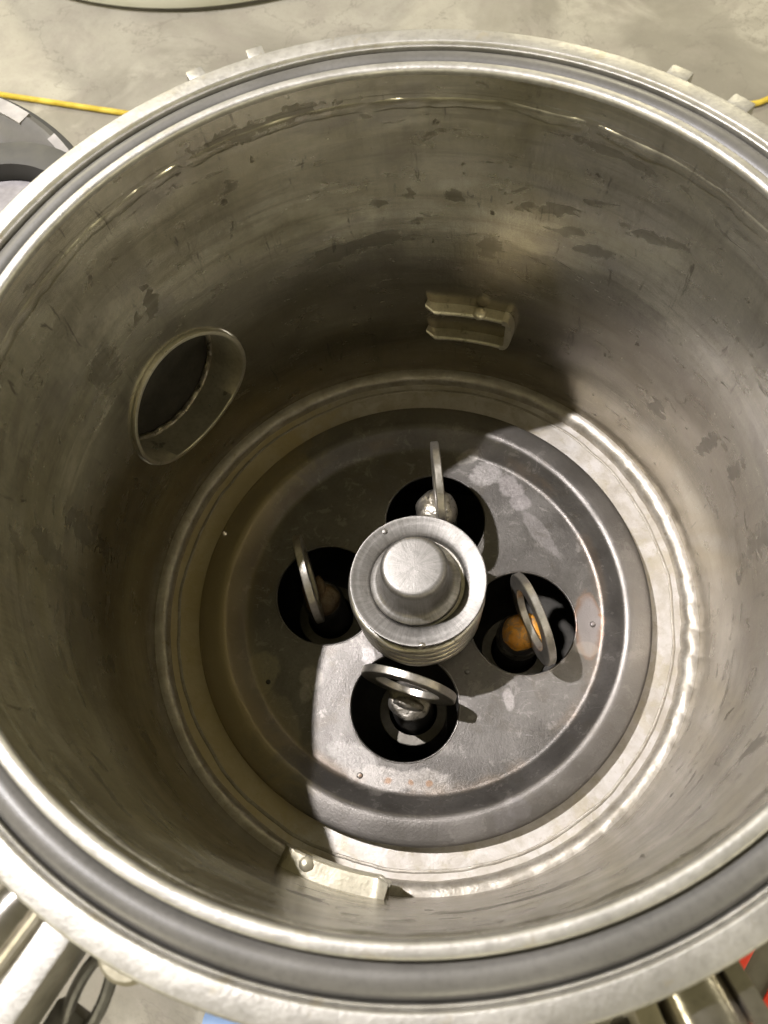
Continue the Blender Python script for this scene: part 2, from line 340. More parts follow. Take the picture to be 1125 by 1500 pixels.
def concrete():
    m = NT('worn_concrete')
    n = m.noise(0.55, (1, 1, 1), 8, 0.6, 0.6)
    c = m.mix(m.step(n, 0.38, 0.62), (0.20, 0.186, 0.152), (0.325, 0.308, 0.258))
    n = m.noise(2.2, (1, 1, 1), 8, 0.68, 0.4, (3, 2, 1))
    c = m.mix(m.math('MULTIPLY', m.step(n, 0.47, 0.64), 0.45), c, (0.25, 0.225, 0.195))
    n = m.noise(1.2, (1, 1, 1), 7, 0.6, 0.8, (7, 7, 1))
    c = m.mix(m.math('MULTIPLY', m.step(n, 0.52, 0.66), 0.5), c, (0.43, 0.41, 0.345))
    n = m.noise(16, (1, 1, 1), 4, 0.6)
    c = m.mix(m.math('MULTIPLY', m.step(n, 0.55, 0.72), 0.25), c, (0.25, 0.23, 0.19))
    n = m.noise(48, (1, 1, 1), 3, 0.7)
    c = m.mix(m.math('MULTIPLY', m.step(n, 0.58, 0.68), 0.35), c, (0.17, 0.155, 0.13))
    n = m.noise(0.9, (1, 1, 1), 6, 0.6, 0.4, (2, 2, 2))
    cr = m.step(m.math('ABSOLUTE', m.math('SUBTRACT', n, 0.5)), 0.006, 0.0015)
    c = m.mix(m.math('MULTIPLY', cr, 0.45), c, (0.16, 0.145, 0.12))
    # darker patch beyond the vessel on the right
    w = m.noise(1.6, (1, 1, 1), 6, 0.6, 0.3, (1, 1, 5))
    k = m.blob((3.6, 7.6, -3.4), (1, 0, 0), (0, 1, 0), 2.6, 1.35, w, 0.15, 0.5)
    c = m.mix(m.math('MULTIPLY', k, 0.55), c, (0.23, 0.205, 0.17))
    return m.out(c, m.rng(m.noise(4), 0.3, 0.7, 0.5, 0.75), 0.0, m.bump(m.noise(25, (1, 1, 1), 6, 0.7), 0.25, 0.003))
M['concrete'] = concrete()

# ------------------------------------------------------------------ mesh helpers (unit coordinates, scaled by S on the way out)
def empty(name, loc, label, cat, group=None):
    o = bpy.data.objects.new(name, None); COL.objects.link(o)
    o.location = Vector(loc) * S; o.empty_display_size = 0.02
    tag(o, label, cat, group); return o
def tag(o, label, cat, group=None):
    o['label'] = label; o['category'] = cat
    if group: o['group'] = group
def origin(o):
    v = Vector((0, 0, 0))
    while o: v += o.location; o = o.parent
    return v
def obj(name, vf, mat, parent=None, smooth=35):
    v, f = vf
    me = bpy.data.meshes.new(name)
    me.from_pydata([tuple(Vector(p) * S) for p in v], [], f)
    return from_mesh(name, me, mat, parent, smooth)
def from_mesh(name, me, mat, parent=None, smooth=35):
    bm = bmesh.new(); bm.from_mesh(me); bmesh.ops.recalc_face_normals(bm, faces=bm.faces); bm.to_mesh(me); bm.free()
    if smooth:
        me.polygons.foreach_set('use_smooth', [True] * len(me.polygons))
        me.set_sharp_from_angle(angle=rad(smooth))
    me.materials.clear(); me.materials.append(M[mat]); me.update()
    o = bpy.data.objects.new(name, me); COL.objects.link(o)
    if parent:
        o.parent = parent; o.location = -origin(parent)       # mesh stays in place coordinates
    return o
def lathe(prof, seg=192, c=(0, 0), closed=True, fn=None):
    """closed ring profile (r, z) turned round a vertical axis at c"""
    v, f = [], []; n = len(prof)
    for i in range(seg):
        a = 2 * PI * i / seg; ca_, sa_ = math.cos(a), math.sin(a)
        for j, (r, z) in enumerate(prof):
            if fn: r, z = fn(a, j, r, z)
            v.append((c[0] + r * ca_, c[1] + r * sa_, z))
    for i in range(seg):
        k = (i + 1) % seg
        for j in range(n if closed else n - 1):
            l = (j + 1) % n
            f.append((i * n + j, k * n + j, k * n + l, i * n + l))
    return v, f
def solid(prof, seg=64, c=(0, 0)):
    """profile from the axis (top) to the axis (bottom): capped solid of revolution"""
    v, f = [], []; n = len(prof)
    for i in range(seg):
        a = 2 * PI * i / seg
        for r, z in prof: v.append((c[0] + r * math.cos(a), c[1] + r * math.sin(a), z))
    for i in range(seg):
        k = (i + 1) % seg
        for j in range(n - 1): f.append((i * n + j, k * n + j, k * n + j + 1, i * n + j + 1))
    f.append(tuple(i * n for i in range(seg))); f.append(tuple(i * n + n - 1 for i in reversed(range(seg))))
    return v, f
def arc(cx, cz, r, a0, a1, n=5):
    return [(cx + r * math.cos(rad(a0 + (a1 - a0) * i / n)), cz + r * math.sin(rad(a0 + (a1 - a0) * i / n))) for i in range(n + 1)]
def merge(*parts):
    v, f = [], []
    for a, b in parts:
        o = len(v); v += list(a); f += [tuple(i + o for i in q) for q in b]
    return v, f
def frame(o, ex, ey, ez):
    o, ex, ey, ez = map(Vector, (o, ex, ey, ez))
    return lambda p: tuple(o + ex * p[0] + ey * p[1] + ez * p[2])
def xf(vf, fn): return [fn(p) for p in vf[0]], vf[1]
def box(x0, x1, y0, y1, z0, z1, b=0.0):
    bm = bmesh.new(); bmesh.ops.create_cube(bm, size=1)
    for v in bm.verts:
        v.co = Vector((x0 + (v.co.x + .5) * (x1 - x0), y0 + (v.co.y + .5) * (y1 - y0), z0 + (v.co.z + .5) * (z1 - z0)))
    if b: bmesh.ops.bevel(bm, geom=bm.edges[:], offset=b, segments=2, affect='EDGES', profile=0.6)
    bm.verts.index_update()
    r = [tuple(v.co) for v in bm.verts], [tuple(v.index for v in f.verts) for f in bm.faces]; bm.free(); return r
def tube(path, r, seg=12, cap=True, up=None, sy=1.0):
    v, f = [], []; n = len(path); P = [Vector(p) for p in path]
    prev = None
    for i, p in enumerate(P):
        t = (P[min(i + 1, n - 1)] - P[max(i - 1, 0)]).normalized()
        u = Vector(up) if up else (prev if prev else Vector((0, 0, 1)))
        if abs(t.dot(u)) > .98 and not prev: u = Vector((1, 0, 0))
        a = (u - t * u.dot(t)).normalized(); b = t.cross(a); prev = a
        rr = r[i] if isinstance(r, (list, tuple)) else r
        for k in range(seg):
            th = 2 * PI * k / seg; v.append(tuple(p + a * math.cos(th) * rr * sy + b * math.sin(th) * rr))
    for i in range(n - 1):
        for k in range(seg):
            l = (k + 1) % seg; f.append((i * seg + k, i * seg + l, (i + 1) * seg + l, (i + 1) * seg + k))
    if cap: f.append(tuple(range(seg))); f.append(tuple((n - 1) * seg + k for k in reversed(range(seg))))
    return v, f
def lump(c, r, sq=(1, 1, 1), amp=0.2, fr=2.0, seed=0, sub=4):
    bm = bmesh.new(); bmesh.ops.create_icosphere(bm, subdivisions=sub, radius=1)
    for v in bm.verts:
        d = v.co.normalized()
        h = 1 + amp * noise.noise(d * fr + Vector((seed * 3.1, seed, seed * 7.7))) + amp * .22 * noise.noise(d * fr * 3 + Vector((seed, 5, 2)))
        v.co = Vector((c[0] + d.x * r * sq[0] * h, c[1] + d.y * r * sq[1] * h, c[2] + d.z * r * sq[2] * h))
    bm.verts.index_update()
    q = [tuple(v.co) for v in bm.verts], [tuple(v.index for v in f.verts) for f in bm.faces]; bm.free(); return q
def cut(o, cutters):
    """subtract solids (vertex/face lists) from a mesh object"""
    tmp = []
    for vf in cutters:
        c = obj('cutter', vf, 'wall', None, 0); tmp.append(c)
        md = o.modifiers.new('cut', 'BOOLEAN'); md.operation = 'DIFFERENCE'; md.solver = 'EXACT'; md.object = c
        c.location = (0, 0, 0)
    if o.parent: bpy.context.view_layer.update()
    dg = bpy.context.evaluated_depsgraph_get()
    me = bpy.data.meshes.new_from_object(o.evaluated_get(dg))
    o.modifiers.clear(); old = o.data; o.data = me; bpy.data.meshes.remove(old)
    for c in tmp:
        d = c.data; bpy.data.objects.remove(c); bpy.data.meshes.remove(d)
    return o
def ang(a, r=1.0, z=0.0): return (r * math.cos(rad(a)), r * math.sin(rad(a)), z)

ZF, ZL, ZP = -3.4, -1.4566, -1.460      # concrete, ledge inside the vessel, pressed plate

# ------------------------------------------------------------------ setting
g = 60
gv = [(-g, -g, ZF), (g, -g, ZF), (g, g, ZF), (-g, g, ZF)]
ground = obj('ground', (gv, [(0, 1, 2, 3)]), 'concrete', None, 0); ground['kind'] = 'structure'

# ------------------------------------------------------------------ the vessel
V = empty('steel_vessel', (0, 0, ZF), 'deep round stained stainless steel vessel with thick flanged rim filling the picture', 'vessel')

# flange with the seal groove and the inner lip
fp = [(1.005, -0.074), (1.005, -0.020), (1.0, -0.019), (1.0, -0.016)] + arc(1.012, -0.012, 0.012, 180, 90, 4) + arc(1.0235, -0.006, 0.006, 90, 0, 3) + \
     [(1.0295, -0.046), (1.0325, -0.05), (1.0885, -0.05), (1.0915, -0.046), (1.0915, -0.012)] + arc(1.0945, -0.010, 0.003, 180, 60, 3) + \
     [(1.0985, -0.0105), (1.1005, -0.0055)] + arc(1.106, -0.005, 0.005, 160, 90, 3) + arc(1.144, -0.007, 0.007, 90, 0, 4) + \
     [(1.151, -0.075), (1.146, -0.08), (1.03, -0.08), (1.03, -0.074)]
obj('neck', lathe([(1.0005, -0.0195), (1.0005, -0.0742), (1.0045, -0.0742), (1.0045, -0.0205)], 240), 'wall', V)
obj('flange', lathe(fp, 256), 'flange', V)

# wall with the opening for the pipe
wp = [(1.0, -0.075 - i * (1.485 - 0.075) / 24) for i in range(25)] + [(1.03, -1.485), (1.03, -0.5), (1.03, -0.081), (1.0, -0.0745)]
wp = wp[:-1] + [(1.025, -0.0755)]
wall = obj('wall', lathe(wp, 240), 'wall', V)
PA, PZ, PR = 142.8, -0.905, 0.262
er = Vector(ang(PA)); et = Vector((-math.sin(rad(PA)), math.cos(rad(PA)), 0)); ez = Vector((0, 0, 1))
def portframe(h, v, d): return tuple(et * h + ez * v + er * d + Vector((0, 0, PZ)))
def disc_solid(r, d0, d1, seg=72):
    v = [portframe(r * math.cos(2 * PI * i / seg), r * math.sin(2 * PI * i / seg), d) for d in (d0, d1) for i in range(seg)]
    f = [(i, (i + 1) % seg, seg + (i + 1) % seg, seg + i) for i in range(seg)] + [tuple(range(seg)), tuple(range(2 * seg - 1, seg - 1, -1))]
    return v, f
cut(wall, [disc_solid(PR + 0.006, 0.6, 1.4)])
me = wall.data
me.polygons.foreach_set('use_smooth', [True] * len(me.polygons)); me.set_sharp_from_angle(angle=rad(30))

# seam weld under the flange: a flattened, uneven bead
def seam_fn(a, j, r, z):
    p = Vector((math.cos(a), math.sin(a), 0)) * 9
    w = noise.noise(p) * .010 + noise.noise(p * 3.3) * .004
    bumpy = max(0.15, 0.65 + 0.9 * noise.noise(p * 1.7 + Vector((0, 0, 4))))
    t = j / 8
    return (1.0008 - 0.0045 * bumpy * math.sin(PI * min(1, t)) ** .7 if 0 < j < 8 else 1.004), z + w * (0.4 + t)
sp_ = [(1.0, -0.083 - 0.042 * j / 8) for j in range(9)]
obj('seam_weld', lathe(sp_, 400, closed=False, fn=seam_fn), 'wall', V)

# ledge at the bottom and its fillet weld
lp = [(0.725, ZL), (0.995, ZL), (0.995, ZL - 0.03), (0.725, ZL - 0.03)]
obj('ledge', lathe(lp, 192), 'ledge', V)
def bead_fn(a, j, r, z):
    p = Vector((math.cos(a), math.sin(a), 0))
    rip = (a * 62 + 2.6 * (j / 10) ** 1.5 + 1.6 * noise.noise(p * 5)) % (2 * PI)
    s = noise.noise(p * 2.2 + Vector((4, 1, 0)))
    k = (0.0010 + 0.0050 * math.exp(-((((a + PI + rad(5)) % (2 * PI)) - PI) / 0.75) ** 2)) * max(0.2, s + 0.6) * (math.sin(rip / 2) ** .6 if rip > 0 else 0)
    k += 0.0014 * noise.noise(p * 14 + Vector((0, 0, j * .3))) + 0.004 * noise.noise(p * 3)
    th = PI / 2 * j / 10
    rr = 0.050 + k + 0.004 * noise.noise(p * 3 + Vector((7, 7, 7)))
    return 1.004 - rr * math.cos(th) ** .8, ZL - 0.004 + rr * 1.0 * math.sin(th) ** .8
obj('fillet_weld', lathe([(0, 0)] * 11, 720, closed=False, fn=bead_fn), 'weld', V)
# thin undercut line of weld flashing on the ledge
def flash_fn(a, j, r, z):
    p = Vector((math.cos(a), math.sin(a), 0))
    w = noise.noise(p * 6) * .006 + noise.noise(p * 17) * .0025
    return r + w, z
fl = [(0.925 + 0.006 * math.cos(t * PI / 4), ZL + 0.0035 * math.sin(t * PI / 4)) for t in range(8)]
obj('weld_flash', lathe(fl, 400, fn=flash_fn), 'weld', V)

# lower body below the ledge
obj('lower_shell', lathe([(0.93, -1.487), (0.93, -2.5), (0.2, -2.5), (0.2, -2.53), (1.03, -2.53), (1.03, -1.487)], 96), 'chamber', V)
obj('base_skirt', lathe([(0.2, -2.501), (0.2, -2.52), (0.96, -2.54), (0.96, ZF + 0.002), (1.02, ZF + 0.002), (1.02, -2.535)], 96), 'flange', V)
obj('sump_bottom', solid([(0.0005, -2.49), (0.925, -2.49), (0.925, -2.498), (0.0005, -2.498)], 64), 'chamber', V)

# outlet pipe: its saddle-cut end stands a little proud of the wall
def pipe_part(r0, r1, proud, length, seg=96):
    v, f = [], []
    ring = [(r1, 0.0), (r1 - 0.001, -proud * .9), ((r0 + r1) / 2, -proud), (r0 + 0.003, -proud * .95), (r0, -proud * .7), (r0, 0.08), (r0, 0.2), (r0, length), (r1, length)]
    n = len(ring)
    for i in range(seg):
        th = 2 * PI * i / seg
        for j, (r, d) in enumerate(ring):
            h, w = r * math.cos(th), r * math.sin(th)
            base = math.sqrt(1 - h * h)
            dd = base + d if j < 5 else (base + d if j == 5 else 1.0 + d)
            v.append(portframe(h, w, dd))
    for i in range(seg):
        k = (i + 1) % seg
        for j in range(n):
            l = (j + 1) % n; f.append((i * n + j, i * n + l, k * n + l, k * n + j))
    return v, f
pipe = obj('outlet_pipe', pipe_part(0.246, PR, 0.016, 0.75), 'pipe', V)
def pipe_ring(r, depth, rr, amp, seg=220):
    v, f = [], []
    for i in range(seg):
        th = 2 * PI * i / seg
        p = Vector((math.cos(th), math.sin(th), 0))
        for j in range(8):
            b = 2 * PI * j / 8
            k = rr * (1 + amp * noise.noise(p * 16 + Vector((0, 0, j * .7))) + amp * noise.noise(p * 6))
            q = r + k * math.cos(b)
            v.append(portframe(q * math.cos(th), q * math.sin(th), depth + k * 1.2 * math.sin(b) + 0.003 * noise.noise(p * 9)))
    for i in range(seg):
        k = (i + 1) % seg
        for j in range(8):
            l = (j + 1) % 8; f.append((i * 8 + j, i * 8 + l, k * 8 + l, k * 8 + j))
    return v, f
obj('pipe_weld', pipe_ring(0.2440, 1.120, 0.0095, 0.14), 'blob', pipe)
valve = obj('valve_disc', disc_solid(0.2455, 1.130, 1.16), 'chamber', pipe)

# bent strap brackets on the wall
def bracket(name, a0, a1, z1, z2, lug_a, wd=.060, hh=.014, mat='bracket'):
    """two curved bars joined by a bent end; a0 is the open end"""
    root = None
    sgn = 1 if a1 > a0 else -1
    def bar(zc, tip):
        v, f = [], []; n = 22
        prof = [(0.004, -hh), (-wd + .006, -hh), (-wd, -hh + .005), (-wd, hh - .005), (-wd + .006, hh), (0.004, hh)]
        for i in range(n + 1):
            t = i / n; a = a0 + (a1 - a0) * t
            lift = 0.03 * max(0, 1 - t / .11) ** 2 if tip else 0
            for d, h in prof:
                r = 1.0 + d * (1 - .25 * max(0, 1 - t / .08)) if d < 0 else 1.0 + d
                v.append(ang(a - sgn * (0.5 if d < -.03 and t == 0 else 0), r, zc + h + lift * (1 if d < 0 else .6)))
        m = len(prof)
        for i in range(n):
            for j in range(m):
                l = (j + 1) % m; f.append((i * m + j, i * m + l, (i + 1) * m + l, (i + 1) * m + j))
        f.append(tuple(range(m))); f.append(tuple(n * m + j for j in reversed(range(m))))
        return v, f
    b = obj(name, bar(z1, True), mat, V)
    obj('lower_bar', bar(z2, True), mat, b)
    # joining end, bent round
    def tang(a, r, z): return ang(a, r, z)
    w = 1.6 * sgn
    endv = []
    pth = []
    for k in range(13):
        t = -PI / 2 + PI * k / 12
        pth.append((a1 + w * math.cos(t) ** .5 if math.cos(t) > 0 else a1, (z1 + z2) / 2 + (z1 - z2) / 2 * math.sin(t)))
    v, f = [], []
    for a, z in pth:
        cz = (z - (z1 + z2) / 2) / ((z1 - z2) / 2)
        for r in (1.004, 1.002 - wd):
            v.append(ang(a + .75 * sgn * (1 - abs(cz) ** 3), r, z + .014 * cz)); v.append(ang(a - .75 * sgn * (1 - abs(cz) ** 3), r, z - .014 * cz))
    for i in range(12):
        for q in ((0, 1, 3, 2),):
            f += [(i * 4, i * 4 + 1, i * 4 + 5, i * 4 + 4), (i * 4 + 1, i * 4 + 3, i * 4 + 7, i * 4 + 5), (i * 4 + 3, i * 4 + 2, i * 4 + 6, i * 4 + 7), (i * 4 + 2, i * 4, i * 4 + 4, i * 4 + 6)]
    f += [(0, 2, 3, 1), (48, 49, 51, 50)]
    obj('bent_end', (v, f), mat, b)
    c = ang(lug_a, 1.0 - wd * .6, z1 + .006)
    obj('weld_lug', lump(c, .023, (1.1, 1.1, .8), .12, 1.5, 5, 3), mat, b)
    return b
bu = bracket('strap_bracket', 86.6, 70.2, -0.975, -1.130, 75.4, .044, .009)
bu['label'] = 'bent strap bracket on the far wall'
bl = bracket('strap_bracket', -96.6, -114.2, -1.150, -1.300, -111.2)
bl['label'] = 'bent strap bracket low on the near wall'

# small blocks on the outside of the flange
for a, w in ((117.3, .024), (109.0, .024), (52.9, .030), (44.4, .030)):
    f_ = frame((0, 0, 0), ang(a), (-math.sin(rad(a)), math.cos(rad(a)), 0), (0, 0, 1))
    obj('flange_block', xf(box(1.149, 1.196, -w, w, -0.064, -0.010, .005), f_), 'flange', V)

# swing bolt hardware hanging from the flange on the near side
def radial(a, z=0): return frame((0, 0, z), ang(a), (-math.sin(rad(a)), math.cos(rad(a)), 0), (0, 0, 1))
arm = obj('clamp_arm', xf(box(1.148, 1.62, -.031, .031, -.22, -.085, .006), radial(-122.0)), 'flange', V)
arm['label'] = 'flat bright clamp arm at the lower left of the rim'
nutp = [ang(-127.3, r, -.16) for r in (1.155, 1.20, 1.28, 1.36, 1.44, 1.6)]
obj('clamp_bolt', tube(nutp, [.045, .056, .058, .058, .05, .05], 28), 'chrome', arm)
obj('clamp_strap', tube([ang(-124.7, r, -.12) for r in (1.152, 1.3, 1.5, 1.7)], .014, 10), 'olive', arm)
lk = []
for i in range(33):
    t = 2 * PI * i / 32
    lk.append(radial(-118.6)((1.275 + .085 * math.cos(t), .030 * math.sin(t), -.24 - .03 * math.cos(t))))
link = obj('clamp_link', tube(lk, .013, 10, False), 'darksteel', V)
obj('link_plate', xf(box(1.31, 1.62, -.028, .042, -.30, -.25, .006), radial(-119.8)), 'darksteel', link)
obj('round_lug', solid([(.0005, -.085), (.05, -.085), (.058, -.095), (.058, -.2), (.0005, -.2)], 32, ang(-115.6, 1.135)[:2]), 'olive', V)
sb = obj('swing_bolt', tube([ang(-66.2, r, -.15) for r in (1.158, 1.163, 1.24, 1.3, 1.42, 1.5)], [.050, .060, .062, .062, .062, .062], 36), 'chrome', V)
sb['label'] = 'bright swing bolt at the lower right of the rim'
obj('bolt_ear', xf(box(1.145, 1.30, -.020, .020, -.26, -.085, .006), radial(-70.6)), 'olive', sb)
obj('bolt_ear', xf(box(1.145, 1.27, -.016, .016, -.26, -.10, .006), radial(-62.6)), 'chrome', sb)
obj('bolt_pin', tube([radial(-69)((1.215, t, -.21)) for t in (-.10, 0, .10)], .02, 16), 'darksteel', sb)

# ------------------------------------------------------------------ seal in the groove
def seal_fn(a, j, r, z):
    p = Vector((math.cos(a), math.sin(a), 0)) * 3
    return r + .0009 * noise.noise(p), z + .0015 * noise.noise(p * 1.7 + Vector((1, 2, 3)))
sprof = [(1.0605 + 0.0295 * math.cos(2 * PI * t / 24), -0.0285 + 0.0215 * math.sin(2 * PI * t / 24)) for t in range(24)]
seal = obj('sealing_ring', lathe(sprof, 256, fn=seal_fn), 'rubber', None, 60)
tag(seal, 'dark grey rubber sealing ring lying in the groove of the rim', 'seal')

# ------------------------------------------------------------------ pressed plate with four holes
PC = (0.004, -0.020)
HOLES = [(80.2, 'top'), (-10.6, 'right'), (-99.6, 'bottom'), (172.0, 'left')]
HC = [(0.0635, 0.3334), (0.3756, -0.0825), (-0.0641, -0.382), (-0.3553, 0.0418)]
PT = empty('pressed_plate', (PC[0], PC[1], ZL), 'grey satin pressed plate with four round holes on the vessel bottom', 'plate')
zt = ZP; th_ = 0.012
top = [(0.09, zt), (0.40, zt), (0.655, zt)] + [(0.655 + 0.03 * math.sin(rad(t)), zt + 0.03 - 0.03 * math.cos(rad(t))) for t in (10, 20, 30, 40, 48)]
rx_, zx_ = top[-1]
top += [(0.722, zt + 0.048)] + [(0.757 - 0.036 * math.sin(rad(t)), zt + 0.040 + 0.026 * math.cos(rad(t))) for t in (50, 38, 26, 13, 0)]
top += [(0.757 + 0.07 * k, zt + 0.066 - 0.003 * k - .004 * k * k) for k in (.25, .5, .75, .95)] + [(0.829, zt + 0.0575), (0.832, zt + 0.054)]
bot = [(0.832, zt + 0.048), (0.829, zt + 0.046), (0.76, zt + 0.054), (0.727, zt + 0.040), (0.69, zt + 0.002), (0.66, zt - 0.011), (0.40, zt - th_), (0.09, zt - th_)]
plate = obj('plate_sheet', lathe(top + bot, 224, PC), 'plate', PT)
def zcyl(c, r, z0, z1, seg=72):
    v = [(c[0] + r * math.cos(2 * PI * i / seg), c[1] + r * math.sin(2 * PI * i / seg), z) for z in (z0, z1) for i in range(seg)]
    return v, [(i, (i + 1) % seg, seg + (i + 1) % seg, seg + i) for i in range(seg)] + [tuple(reversed(range(seg))), tuple(range(seg, 2 * seg))]
cut(plate, [zcyl(c, 0.197, -1.6, -1.3) for c in HC])
me = plate.data
me.polygons.foreach_set('use_smooth', [True] * len(me.polygons)); me.set_sharp_from_angle(angle=rad(30))
for c in HC:
    hp = [(0.1978 + 0.0052 * math.cos(2 * PI * t / 12), zt - 0.0055 + 0.0068 * math.sin(2 * PI * t / 12)) for t in range(12)]
    obj('hole_edge', lathe(hp, 96, c), 'plate', PT, 60)
obj('rivet_dot', solid([(.0005, zt + .004), (.006, zt + .0035), (.009, zt + .001), (.009, zt - .002), (.0005, zt - .002)], 16, (-0.564, -0.289)), 'chamber', PT)
for px, py in ((0.165, -0.262), (0.63, -0.095), (-0.222, -0.619)):
    obj('rivet_dot', solid([(.0005, zt + .006), (.007, zt + .005), (.011, zt + .001), (.011, zt - .002), (.0005, zt - .002)], 16, (px, py)), 'plate', PT)

# ------------------------------------------------------------------ the spring-loaded post in the middle
CC = (-0.004, -0.022)
PO = empty('spring_post', (CC[0], CC[1], ZP), 'round capped steel spring post standing in the middle of the plate', 'post')
zc = -1.110
cap = [(.2315, zc - .005), (.2295, zc), (.226, zc + .0005), (.218, zc - .003), (.204, zc - .005), (.196, zc - .007), (.186, zc - .010), (.175, zc - .0135), (.166, zc - .018), (.160, zc - .025), (.157, zc - .042), (.156, zc - .060),
       (.162, zc - .062), (.185, zc - .03), (.21, zc - .022), (.228, zc - .020)]
def cap_fn(a, j, r, z): return r, z
cp = obj('spring_cap', lathe(cap, 160, (CC[0] + .005, CC[1] + .002)), 'cap', PO)
obj('cap_notch', lump((CC[0] + .016, CC[1] - .2235, zc - .010), .015, (1, .8, .9), .2, 2, 3, 3), 'blob', cp)
obj('cap_notch', lump((CC[0] - .108, CC[1] + .178, zc - .0035), .010, (1, 1, .4), .2, 2, 4, 3), 'cap', cp)
kc = (CC[0] - .004, CC[1])
knob = [(.0005, -0.967), (.055, -0.9675), (.085, -0.9685)] + [(.088 + .022 * math.sin(rad(t)), -0.9905 + .022 * math.cos(rad(t))) for t in (12, 28, 44, 60, 76, 90)] + \
       [(.112, -1.03), (.115, -1.075), (.119, -1.098), (.127, -1.110), (.138, -1.1165), (.148, -1.119), (.1525, -1.124), (.1525, -1.148), (.138, -1.149), (.0005, -1.149)]
obj('knob', solid(knob, 96, kc), 'cap', PO)
obj('inner_sleeve', solid([(.0005, -1.158), (.185, -1.158), (.185, -1.40), (.150, -1.43), (.150, ZP + .0005), (.0005, ZP + .0005)], 64, CC), 'chamber', PO)  # near-black, so the shade between the coils is put into the colour
obj('cup_floor', lathe([(.150, -1.150), (.186, -1.150), (.186, -1.157), (.150, -1.157)], 64, CC), 'spring', PO)
hel = []
turns = 3.7
for i in range(int(turns * 48) + 1):
    t = i / 48; a = 2 * PI * t + 2.2
    zz = -1.164 - 0.068 * t
    rr = 0.2205 - 0.002 * t
    hel.append((CC[0] + rr * math.cos(a), CC[1] + rr * math.sin(a), zz))
obj('coil_spring', tube(hel, .0180, 12, True, (0, 0, 1), 0.95), 'spring', PO)
obj('seat_ring', lathe([(.150, -1.438), (.203, -1.440), (.207, -1.446), (.203, -1.458), (.150, -1.458)], 72, CC), 'spring', PO)

# ------------------------------------------------------------------ four rods, each with a flat ring welded on end
def washer_ring(c, phi, r=.172, ri=.113, t=.028, tilt=0.0):
    T = Vector((math.cos(phi), math.sin(phi), 0)); N = Vector((-math.sin(phi), math.cos(phi), 0)); Z = Vector((0, 0, 1))
    b = .003
    pr = [(ri, -t / 2 + b), (ri + b, -t / 2), (r - b, -t / 2), (r, -t / 2 + b), (r, t / 2 - b), (r - b, t / 2), (ri + b, t / 2), (ri, t / 2 - b)]
    v, f = [], []; seg = 72; n = 8
    for i in range(seg):
        a = 2 * PI * i / seg
        k = 1 + .004 * noise.noise(Vector((math.cos(a) * 3, math.sin(a) * 3, c[0] * 40)))
        for q, s in pr:
            v.append(tuple(Vector(c) + (T * math.cos(a) + Z * math.sin(a)) * q * k + N * s))
    for i in range(seg):
        k = (i + 1) % seg
        for j in range(n):
            l = (j + 1) % n; f.append((i * n + j, i * n + l, k * n + l, k * n + j))
    return v, f
RODS = [ # label, rod xy, ball z, ring centre, ring angle, ball material, ball squash
    ('black rod with edge-on steel ring in the hole behind the spring post', (0.070, 0.345), -1.385, (0.078, 0.352, -1.200), -86.0, 'blob', (1.0, 1.0, .72), 11),
    ('black rod with orange rusty weld and steel ring in the right-hand hole', (0.372, -0.105), -1.530, (0.400, -0.102, -1.345), -70.9, 'rust', (1, 1, .95), 12),
    ('black rod with wide-seen steel ring in the hole nearest the camera', (-0.045, -0.345), -1.520, (-0.045, -0.328, -1.352), -17.8, 'blobdark', (1.0, 1.0, .30), 13),
    ('shaded rod with narrow steel ring in the left-hand hole', (-0.385, 0.050), -1.560, (-0.416, 0.081, -1.386), -74.4, 'rustdark', (1, 1, .6), 14)]
for lab, (x, y), zb, rc, ph, bm_, sq, sd in RODS:
    R_ = empty('ring_rod', (x, y, -2.49), lab, 'rod', 'rods with welded rings in the plate holes')
    obj('rod', solid([(.0005, zb + .01), (.070, zb + .008), (.079, zb - .004), (.080, zb - .03), (.080, -2.489), (.0005, -2.489)], 40, (x, y)), 'blackrod', R_)
    obj('weld_blob', lump((x, y, zb), .070 if bm_ in ('rust', 'rustdark') else .081, sq, .10, 1.6, sd), bm_, R_)
    obj('ring', washer_ring(rc, rad(ph)), 'washer', R_)
    obj('collar', lathe([(.096, -1.80), (.132, -1.80), (.135, -1.804), (.135, -2.488), (.096, -2.488)], 64, (x, y)), 'collar', R_)
    T_ = Vector((math.cos(rad(ph)), math.sin(rad(ph)), 0)); N_ = Vector((-T_.y, T_.x, 0))
    base = Vector((rc[0], rc[1], rc[2] - .155)) if bm_ != 'blobdark' else Vector((x, y, zb + .012))
    for sd_ in (-1, 1):                                          # fillet welds on both sides of the ring
        c0 = base + N_ * sd_ * .024
        wv = lump((0, 0, 0), 1.0, (1, 1, 1), .12, 1.8, sd + sd_, 3)
        wv = [tuple(c0 + T_ * p[0] * .060 + N_ * p[1] * .024 + Vector((0, 0, p[2] * .026))) for p in wv[0]], wv[1]
        obj('fillet_weld', wv, bm_, R_)
    if bm_ == 'rust':
        obj('rod_sleeve', solid([(.0005, zb - .02), (.080, zb - .025), (.086, zb - .035), (.087, zb - .085), (.083, zb - .092), (.0005, zb - .092)], 40, (x, y)), 'blobdark', R_)

